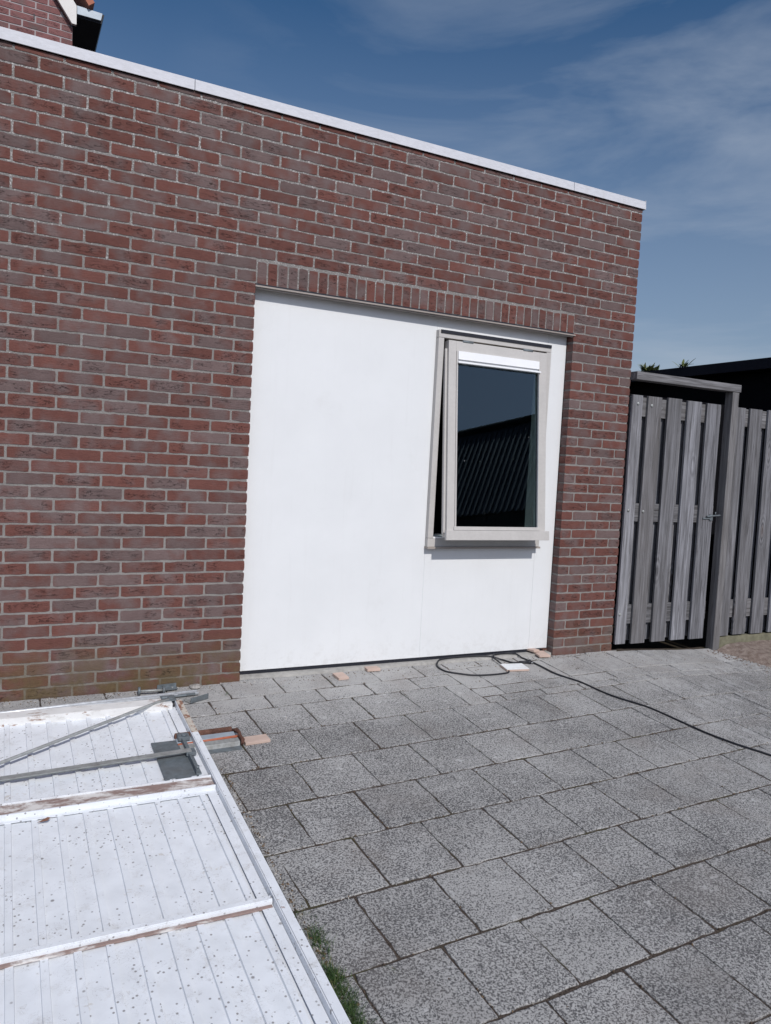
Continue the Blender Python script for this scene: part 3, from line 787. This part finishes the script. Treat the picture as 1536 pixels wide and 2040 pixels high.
# ------------------------------------------------------------------ brick house beyond the garage roof
H = empty('brick_house', 'red brick gable end rising behind the garage roof at upper left', 'house', (-3, 4, 0))
hb = MB(); Y0 = 4.0; rng = random.Random(3)
def edge_x(z): return min(-.675, -.675-(z-5.17)*.715) if z > 5.17 else -.675
for j in range(0, 52):
    z0 = 4.0+.0625*j
    if z0 > 7.2: break
    x = -.675+(0 if j % 2 else .11)
    while x > -4.2:
        a, c = x-.2150+J, x-J; c = min(c, edge_x(z0+.03)-.002)
        if c-a > .03: add_brick(hb, a, c, z0, z0+.05, nx=4, nz=1, tone=(.12+.45*random.random(), random.random(), random.random()), y=Y0, deep=.03)
        x -= .2150
rel(hb.build('brick_facing', M['hbrick'], H), H)
b = MB(); b.prism([(-6.2, 2.5), (-.680, 2.5), (-.680, 5.15), (-3.2, 8.65), (-6.2, 6.0)], 'y', Y0+.005, Y0+.25)
b.box((-6.0, Y0+.26, 2.5), (-.70, 11.9, 5.1))
rel(b.build('wall', M['hmortar'], H), H)
b = MB(); b.prism([(-.650, 5.178), (-.652, 5.345), (-2.65, 8.08), (-2.78, 8.08), (-.688, 5.178)], 'y', Y0-.06, Y0-.025); rel(b.build('bargeboard', M['barge'], H), H)
b = MB(); b.prism([(-.55, 5.36), (-.50, 5.40), (-3.0, 8.9), (-3.08, 8.82)], 'y', Y0-.10, 12); rel(b.build('roof', M['tile'], H), H)
b = MB(); b.prism([(-.646, 5.278), (-.437, 5.280), (-.425, 5.345), (-.648, 5.352)], 'y', Y0-.055, Y0-.030); rel(b.build('gutter_end', M['zinc'], H), H)
b = MB(); b.prism([(-.672, 5.262), (-.430, 5.262), (-.405, 5.350), (-.672, 5.347)], 'y', Y0-.0295, 11.9); rel(b.build('gutter', M['blackfascia'], H), H)
b = MB(); b.box((-1.012, Y0-.0045, 4.835-.0+.31), (-1.002, Y0+.002, 4.835+.36)); rel(b.build('weep_hole', M['rubber_and_gap'], H), H)

# ------------------------------------------------------------------ barn behind the photographer (mirrored in the pane)
BN = empty('metal_roofed_barn', 'dark barn with ribbed metal roof mirrored in the window pane', 'barn')
def rline(z):  # helper: eave and ridge run along (.27,.963)
    return None
ex = Vector((.2503, .9682, 0)); pr = Vector((.9682, -.2503, 0))
E0 = Vector((6.36, -7.805, 0)); HE = 1.8; RD = .923; RH = 3.42
b = MB(); n = 124; Lb = 16
for k in range(n):
    t = -Lb*.5+Lb*k/n; wd = Lb/n
    for (a0, a1, h0, h1) in ((0, .62, 0, 0), (.62, .70, 0, .03), (.70, .92, .03, .03), (.92, 1., .03, 0)):
        P = []
        for aa, hh in ((a0, h0), (a1, h1)):
            q = E0+ex*(t+aa*wd)
            P.append((q-pr*.04+Vector((0, 0, HE+hh-.1))), ); P.append((q+pr*RD+Vector((0, 0, RH+hh))))
        n0 = len(b.v); b.v += [tuple(P[0]), tuple(P[2]), tuple(P[3]), tuple(P[1])]; b.face([n0, n0+1, n0+2, n0+3])
b.build('roof', M['metalroof'], BN)
b = MB()
c0 = E0-ex*Lb*.5; c1 = E0+ex*Lb*.5
n0 = len(b.v)
pts_ = [c0, c1, c1+pr*(RD+6), c0+pr*(RD+6)]
b.v += [tuple(p+Vector((0, 0, -1.6))) for p in pts_]+[tuple(p+Vector((0, 0, HE-.12))) for p in pts_]+[tuple(c0+pr*RD+Vector((0, 0, RH-.08))), tuple(c1+pr*RD+Vector((0, 0, RH-.08)))]
for q in ((0, 1, 5, 4), (1, 2, 6, 5), (2, 3, 7, 6), (3, 0, 4, 7), (5, 6, 9), (7, 4, 8), (6, 7, 8, 9)): b.face([n0+i for i in q])
b.build('wall', M['farwall'], BN)
b = MB(); q0 = c0+pr*RD+Vector((0, 0, RH+.05)); q1 = c1+pr*RD+Vector((0, 0, RH+.05)); b.tube([q0, q1], .07, 8); b.build('ridge_cap', M['farwall'], BN)

# ------------------------------------------------------------------ the old garage door lying on the slope
D = empty('garage_door', 'old white ribbed steel garage door lying face down on the paving', 'garage door', (-1.5, -.26, gz(-1.5, -.26)+.004), (TILT, 0, 0))
DX, DY = -1.5, -.26
def P_(x, y): return (x-DX, (y-DY)*math.sqrt(1+SL*SL))
DL, DB = -2.62, -2.62     # left end and bottom end (world)
def dbox(b, x0, x1, y0, y1, z0, z1, c=None):
    a = P_(x0, y0); d = P_(x1, y1); return b.box((a[0], a[1], z0), (d[0], d[1], z1), c)
# ribbed skin
b = MB(); x = DL+.02; prof = []
while x < -.425:
    prof += [(x, .010), (x+.0615, .010), (x+.0632, .0185), (x+.0835, .0185), (x+.0850, .010)]; x += .0856
prof = [p for p in prof if p[0] < -.42]+[(-.4155, .010)]
ny = 26
n0 = len(b.v); W_ = len(prof)
for j in range(ny+1):
    y = -.30+(DB+.02+.30)*j/ny
    for px, pz in prof:
        a = P_(px+.0, y); b.v.append((a[0]+.0015*noise.noise(Vector((px*9, y*5, 0))), a[1], pz+.0030*noise.noise(Vector((px*5, y*4, 2)))+.0010*noise.noise(Vector((px*21, y*17, 4)))))
for j in range(ny):
    for i in range(W_-1):
        a = j*W_+i; b.face([a, a+W_, a+W_+1, a+1], smooth=False)
b.build('ribbed_panel', M['sheet'], D)
b = MB(); dbox(b, -.413, -.409, DB, -.29, .003, .046); dbox(b, -.408, -.380, DB, -.29, .0425, .0465); dbox(b, -.3815, -.3775, DB, -.29, .003, .042); dbox(b, -.452, -.414, DB, -.31, .0175, .0205)
b.build('side_rail', M['edge'], D, bevel=.001)
b = MB(); dbox(b, DL, DL+.03, DB, -.29, .003, .047); b.build('side_rail', M['edge'], D, bevel=.001)
b = MB(); dbox(b, DL, -.43, -.325, -.255, .036, .047); dbox(b, DL, -.43, -.329, -.3255, .008, .046); dbox(b, DL, -.43, -.2545, -.250, .003, .040); b.build('top_rail', M['rail'], D, bevel=.001)
b = MB(); dbox(b, DL, -.43, DB, DB+.06, .003, .045); b.build('bottom_rail', M['rail'], D, bevel=.001)
b = MB(); dbox(b, DL, -.417, -1.124, -1.056, .030, .036); b.build('cross_rail', M['railrust'], D, bevel=.001)
b = MB(); dbox(b, DL, -.415, -1.055, -1.048, .011, .042); dbox(b, DL, -.415, -1.132, -1.125, .011, .040); dbox(b, DL, -.415, -1.152, -1.1325, .017, .0195); b.build('cross_rail_flange', M['edge'], D, bevel=.001)
b = MB(); dbox(b, DL, -.416, -1.858, -1.840, .030, .040); dbox(b, DL, -.416, -1.8605, -1.8585, .017, .036); b.build('thin_cross_rail', M['edge'], D, bevel=.001)
b = MB(); dbox(b, DL, -.418, -1.872, -1.861, .017, .024); b.build('thin_cross_rail_lip', M['railrust'], D, bevel=.0008)
# lock hardware: angle bar, diagonal rod, plate, bracket, pulley
def dpt(x, y, z): a = P_(x, y); return (a[0], a[1], z)
b = MB()
v0 = [(-2.5, -.955), (-.447, -.822)]
for (o1, o2, z0, z1) in ((-.016, .014, .044, .047), (.012, .016, .024, .044)):
    n0 = len(b.v)
    for zz in (z0, z1):
        for (px, py), s1 in ((v0[0], 0), (v0[1], 0)):
            for o in (o1, o2): b.v.append(dpt(px, py+o, zz))
    b.face([n0, n0+1, n0+3, n0+2]); b.face([n0+4, n0+6, n0+7, n0+5]); b.face([n0, n0+2, n0+6, n0+4]); b.face([n0+1, n0+5, n0+7, n0+3]); b.face([n0, n0+4, n0+5, n0+1]); b.face([n0+2, n0+3, n0+7, n0+6])
b.build('angle_bar', M['galv'], D)
b = MB(); b.tube([dpt(-2.1, -1.32, .045), dpt(-1.183, -.742, .046), dpt(-.50, -.305, .050), dpt(-.44, -.285, .050)], .0072, 8); b.build('diagonal_rod', M['galv'], D)
b = MB(); dbox(b, -.588, -.4145, -1.0, -.665, .0175, .0195); b.build('cover_plate', M['galvd'], D)
b = MB(); dbox(b, -.462, -.440, -1.0, -.64, .020, .028); dbox(b, -.4625, -.4595, -1.0, -.64, .028, .044); dbox(b, -.475, -.425, -.70, -.655, .0285, .046); dbox(b, -.47, -.428, -.845, -.80, .0285, .043); b.build('bracket', M['galvd'], D, bevel=.001)
b = MB(); b.tube([dpt(-.448, -.68, .046), dpt(-.448, -.68, .053)], .012, 12); b.tube([dpt(-.448, -.955, .028), dpt(-.448, -.955, .038)], .008, 10); b.build('bolt', M['galvd'], D)
b = MB(); b.tube([dpt(-.425, -.265, .030), dpt(-.425, -.265, .058)], .020, 14); b.tube([dpt(-.47, -.262, .052), dpt(-.35, -.262, .056)], .006, 8); dbox(b, -.475, -.405, -.30, -.235, .0475, .052); b.build('pulley', M['galvd'], D, bevel=.001)
b = MB(); dbox(b, -.4085, -.381, -.66, -.292, .0468, .0480); b.build('peeling_lip', M['edgecream'], D)
# leaf litter on door
lf = MB()
for (x, y, L_, an) in [(-1.03, -1.175, .035, .2)]:
    a = P_(x, y); n0 = len(lf.v); lf.v += [(a[0]-L_, a[1]-.006, .022), (a[0], a[1]-.010, .026), (a[0]+L_*.3, a[1]+.002, .030), (a[0], a[1]+.008, .030)]; lf.face([n0, n0+1, n0+2, n0+3])
o = lf.build('dry_leaf', M['dryleaf']); o.location = D.location; o.rotation_euler = D.rotation_euler; tag(o, 'small curled dark leaf on the white door sheet', 'leaf')

# ------------------------------------------------------------------ loose hardware and offcuts
def onslope(name, label, cat, x, y, rz=0., group=None):
    o = empty(name, label, cat, (x, y, gz(x, y)+.0015), (0, 0, 0), group); o.rotation_euler = (Matrix.Rotation(TILT if y < 0 else 0, 4, 'X') @ Matrix.Rotation(rz, 4, 'Z')).to_euler(); return o
t = onslope('spring_housing', 'rusty steel spring channel with an orange rod poking out from under the door', 'metal channel', -.36, -.705, R(2))
b = MB(); b.box((-.12, -.085, .0), (.150, .078, .006)); b.build('base', M['galvd'], t)
b = MB()
pf = [(.052, .002), (.056, .034), (.062, .044), (.070, .044), (.076, .034), (.078, .002)]
b.prism(pf, 'x', -.12, .145); b.build('upper_flange', M['rust'], t, bevel=.004)
b = MB(); b.prism([(-.062, .006), (-.056, .026), (-.022, .030), (-.012, .006)], 'x', -.12, .148); b.build('lower_fold', M['galv'], t, bevel=.002)
b = MB(); b.prism([(.008, .006), (.012, .024), (.044, .030), (.050, .006)], 'x', -.12, .148); b.build('grey_insert', M['zinc'], t, bevel=.002)
b = MB(); b.tube([(-.12, -.002, .020), (.162, .004, .022)], .0065, 10); b.build('rod', M['orange'], t)
b = MB(); b.tube([(.150, .066, .022), (.164, .05, .030), (.168, .02, .030), (.160, -.01, .028), (.166, -.04, .024), (.158, -.060, .014)], [.009, .011, .008, .010, .009, .007], 10); b.build('rusty_end', M['rust'], t)
# galvanised track
t = onslope('steel_track', 'long shiny galvanised track lying along the wall behind the door', 'metal track', -.262, -.115, R(3.6))
b = MB()
for yy, rr in ((0, .009), (-.026, .0085)): b.tube([(-1.5, yy, .012), (.0, yy, .012)], rr, 10)
b.box((-1.5, -.026, .002), (-.002, .0, .008)); b.build('rail', M['shiny'], t)
b = MB(); b.box((-.11, -.040, .012), (-.02, -.032, .020)); b.build('tab', M['galvd'], t)
t = onslope('roller_axle', 'short steel axle with two rollers leaning at the wall foot', 'roller', -.555, -.075, R(-6))
b = MB(); b.tube([(.0, 0, .022), (.135, 0, .022)], .0065, 10); b.build('axle', M['galv'], t)
for x in (.006, .128):
    b = MB(); b.tube([(x-.006, 0, .022), (x+.006, 0, .022)], .0215, 18); b.build('wheel', M['galvd'], t)
t = onslope('hinge_plate', 'grey perforated steel plate on the paving beside the roller axle', 'metal plate', -.405, -.045, R(6))
b = MB(); b.box((-.045, -.018, .008), (.055, .018, .012)); b.box((-.045, .014, .0), (.055, .018, .03)); b.build('plate', M['galvd'], t)
for x in (-.02, .03):
    b = MB(); b.tube([(x, 0, .012), (x, 0, .017)], .006, 8); b.build('rivet', M['galv'], t)
t = onslope('angle_bracket', 'bent grey steel bracket at the end of the shiny track', 'bracket', -.285, -.195, R(24))
b = MB(); b.box((-.05, -.026, .0), (.06, -.022, .028)); b.build('upright_leg', M['galvd'], t, bevel=.001)
b = MB(); b.prism([(-.05, -.0215), (.06, -.0215), (.062, .010), (-.02, .016), (-.045, .04), (-.055, .02)], 'z', .0, .004); b.build('flat_leg', M['galv'], t, bevel=.0008)
b = MB(); n0 = 0
def lump(b, r, sx=1, sy=1, sz=.5, seed=0):
    n0 = len(b.v); N, K = 8, 5
    for j in range(K+1):
        for i in range(N):
            th_ = math.pi*j/K; ph = 2*math.pi*i/N; d = Vector((math.sin(th_)*math.cos(ph), math.sin(th_)*math.sin(ph), math.cos(th_)))
            k = r*(1+.35*noise.noise(d*1.7+Vector((seed, 0, 0)))); b.v.append((d.x*k*sx, d.y*k*sy, d.z*k*sz+r*sz*.8))
    for j in range(K):
        for i in range(N): a = n0+j*N+i; c = n0+j*N+(i+1) % N; b.face([a, a+N, c+N, c])
lump(b, .028, 1.2, .8, .45, 3); o = b.build('cement_lump', M['chip'], loc=(-.255, -.045, gz(0, -.045))); tag(o, 'small grey cement lump at the foot of the brick wall', 'rubble')
def offcut(name, label, x, y, rz, lx, ly, lz, mat, top=None, z=0., group='wood offcuts dropped on the paving', rx=0., cat='wood block'):
    o = onslope(name, label, cat, x, y, rz, group); o.location.z += z
    b = MB(); b.box((-lx/2, -ly/2, 0), (lx/2, ly/2, lz)); w1 = b.build('core', mat, o, bevel=.0012)
    if top is not None: MB().box((-lx/2, -ly/2, lz+.0005), (lx/2, ly/2, lz+.0035)).build('top_face', top, o, bevel=.0008)
    if rx: o.rotation_euler.rotate_axis('X', rx)
    return o
offcut('wood_offcut', 'small square reddish wood block alone on the paving below the threshold', .580, -.068, R(4), .066, .085, .014, M['fresh'])
offcut('wood_offcut', 'thin wood block lying against the cement threshold strip', .815, .000, R(-3), .085, .060, .016, M['fresh'])
offcut('wood_offcut', 'long thin wood strip beside the rusty spring channel', -.125, -.722, R(3), .120, .062, .014, M['fresh'])
offcut('wood_offcut', 'lower pink wood wedge under the right end of the white board', 2.085, -.002, R(-8), .085, .10, .013, M['fresh'], z=.008)
offcut('wood_offcut', 'upper small wood wedge jammed beneath the white board at the right', 2.05, .048, R(12), .055, .07, .014, M['fresh'], z=.024)
offcut('wood_offcut', 'dark wood chip in the gap at the foot of the brick pier', 2.145, .055, R(0), .035, .04, .010, M['rust'], z=.024)
offcut('board_offcut', 'white topped square board offcut lying inside the cable loop', 1.742, -.168, R(-7), .160, .098, .012, M['fresh'], M['board'], cat='board', group=None)

# cable
def smooth(pts, n=8):
    out = []; P = [Vector(p) for p in pts]
    for i in range(len(P)-1):
        p0, p1, p2, p3 = P[max(i-1, 0)], P[i], P[i+1], P[min(i+2, len(P)-1)]
        for k in range(n):
            t = k/n; out.append(.5*((2*p1)+(-p0+p2)*t+(2*p0-5*p1+4*p2-p3)*t*t+(-p0+3*p1-3*p2+p3)*t**3))
    out.append(P[-1]); return out
cb = [(1.868, -.092), (1.79, -.080), (1.745, -.014), (1.668, .024), (1.57, .046), (1.458, .052), (1.354, .044), (1.284, .014), (1.247, -.045), (1.257, -.127), (1.324, -.182), (1.396, -.223), (1.486, -.238), (1.587, -.24), (1.662, -.221), (1.685, -.135), (1.690, -.05), (1.702, .010), (1.735, .042), (1.792, .054), (1.849, .050), (1.898, .018), (1.927, -.067), (1.943, -.169), (1.956, -.315), (2.006, -.432), (2.026, -.484), (2.051, -.635), (2.082, -.734), (2.16, -.888), (2.191, -1.05), (2.219, -1.234), (2.267, -1.388), (2.347, -1.555), (2.45, -1.8), (2.5, -2.2), (2.9, -2.7)]
cr_ = .0052
p3 = smooth([(x, y, 0) for x, y in cb])
p3 = [Vector((p.x, p.y, gz(p.x, p.y)+cr_+.0015+.0165*min(1, max(0, (p.y+.012)/.035)))) for i, p in enumerate(p3)]
for i in range(len(p3)):      # lift the later run where it crosses the first
    if 118 <= i <= 145: p3[i].z += .010*math.sin(math.pi*(i-118)/27)
CB = empty('power_cable', 'black power cable looped on the paving and trailing off to the right', 'cable', tuple(p3[0]))
b = MB(); b.tube(p3, cr_, 8); rel(b.build('cord', M['cable'], CB), CB)
b = MB()
pd = Vector((1, -.25, 0)).normalized(); p0 = p3[0]
b.tube([p0-pd*.03+Vector((0, 0, .002)), p0, p0+pd*.03, p0+pd*.034, p0+pd*.05], [.007, .010, .013, .0185, .0185], 12); rel(b.build('plug', M['cable'], CB), CB)
sd_ = Vector((.25, 1, 0)).normalized()
for s in (-.0095, .0095):
    b = MB(); b.tube([p0+pd*.05+sd_*s, p0+pd*.069+sd_*s], .0024, 8); rel(b.build('pin', M['pin'], CB), CB)

# ------------------------------------------------------------------ grass and weeds
def blades(name, label, spots, mat):
    b = MB()
    for (x, y, n, hgt, sp, dry) in spots:
        for i in range(n):
            px, py = x+random.gauss(0, sp), y+random.gauss(0, sp); h = hgt*random.uniform(.45, 1.2); an = random.random()*2*math.pi
            ln = h*random.uniform(.2, 1.1); d = Vector((math.cos(an), math.sin(an), 0)); s2 = Vector((-d.y, d.x, 0))*random.uniform(.0007, .0015)
            z0 = gz(px, py)-.008; c = (random.random(), min(1, random.random()*.9+dry), 0); n0 = len(b.v)
            for t in range(4):
                f = t/3; p = Vector((px, py, z0))+d*ln*f*f+Vector((0, 0, h*f*(1-.25*f))); wv = 1-f*.92
                b.v += [tuple(p-s2*wv), tuple(p+s2*wv)]
            for t in range(3): b.face([n0+2*t, n0+2*t+1, n0+2*t+3, n0+2*t+2], c, smooth=True)
    return tag(b.build(name, mat), label, kind='stuff')
sp_ = []
for i in range(230):
    y = random.uniform(-3.6, -1.72); k = noise.noise(Vector((y*4.3, 7, 0)))
    dens = .9 if y < -2.1 else .55
    if random.random() > dens+k*.9: continue
    x = -.350+abs(random.gauss(0, .016))+(.012 if k > .1 else 0)
    sp_.append((x, y, 36 if y < -2.0 else 10, .036 if y < -2.0 else .018, .013, .0 if y < -1.85 else .25))
blades('grass', 'short green grass growing along the edge of the lying door', sp_, M['grass'])
sp_ = [(-.169, -2.205, 60, .016, .011, .1), (-.116, -.171, 16, .03, .012, .1), (.195, -.136, 22, .02, .018, .2), (-.155, -.13, 8, .03, .01, .2)]
for i in range(120):
    # weeds in random joints
    r_ = random.choice(rowsb[1:10]); a = random.uniform(-.2, 3.4); q = LW(a, r_)
    if q[0] < -.3 or q[0]+.3*q[1] > 3.6: continue
    sp_.append((q[0], q[1], random.randint(2, 5), .007, .007, .45))
for (x, y) in [(2.99, -.05), (3.2, -.09), (3.45, -.1), (3.62, -.07), (3.7, -.1), (2.78, -.06), (2.55, -.28), (3.8, -.16), (4.1, -.12), (4.3, -.15), (3.75, -.3), (2.2, -.23), (2.6, -.24), (.2, -.1), (.49, -.12), (.8, -.1), (.33, -.05)]:
    sp_.append((x, y, 14, .016, .022, .35))
blades('weeds', 'sparse small weeds sprouting from the paving joints', sp_, M['grass'])

# ------------------------------------------------------------------ loose litter
def litmat():
    m = Mat('litter', .9, 0, .2); r, g, b = m.attr()
    c = m.mix(r, (.05, .035, .025), (.20, .14, .09)); c = m.mix(m.rng(g, .72, .8), c, (.45, .42, .38)); m.col(c); return m.m
lit = MB()
def bit(x, y, L_, flat=True):
    an = random.random()*math.pi; w_ = L_*random.uniform(.15, .6); z = gz(x, y)+random.uniform(.0008, .003)
    c = (random.random(), random.random(), 0); d = (math.cos(an), math.sin(an)); n0 = len(lit.v)
    for zz, k in ((z-.002, 1.), (z+L_*.22, .6)):
        for sx_, sy_ in ((-1, -1), (1, -1), (1, 1), (-1, 1)):
            lit.v.append((x+d[0]*sx_*L_*.5*k-d[1]*sy_*w_*.5*k, y+d[1]*sx_*L_*.5*k+d[0]*sy_*w_*.5*k, zz+random.uniform(-.0006, .0006)))
    lit.face([n0+4, n0+5, n0+6, n0+7], c)
    for k in range(4): q = (k+1) % 4; lit.face([n0+k, n0+q, n0+4+q, n0+4+k], c)
for i in range(260):                                   # along the open side of the lying door
    bit(-.345+abs(random.gauss(0, .012)), random.uniform(-3.2, -.9), random.uniform(.004, .012))
for i in range(420):                                   # foot of the wall and threshold
    bit(random.uniform(-1.6, 2.7), -.01-abs(random.gauss(0, .045)), random.uniform(.003, .009))
for i in range(900):                                   # in the joints
    r_ = random.choice(rowsb[1:13]); a = random.uniform(-.4, 3.6)
    if random.random() < .45:
        j = rowsb.index(r_); ph = .07 if j % 2 else .213; a = ph+.3005*round((a-ph)/.3005); r_ -= random.uniform(0, .3)
    q = LW(a+random.gauss(0, .002), r_+random.gauss(0, .003))
    if q[1] > -.03 or q[0] < -.33 and q[1] < -.9 or q[0]+.3*q[1] > 3.65: continue
    bit(q[0], q[1], random.uniform(.003, .009))
for i in range(160): bit(random.uniform(-.3, 3.4), random.uniform(-3, -.1), random.uniform(.002, .005))
tag(lit.build('litter', litmat()), label='scattered crumbs and dry bits lying in the joints and along the wall foot', kind='stuff')
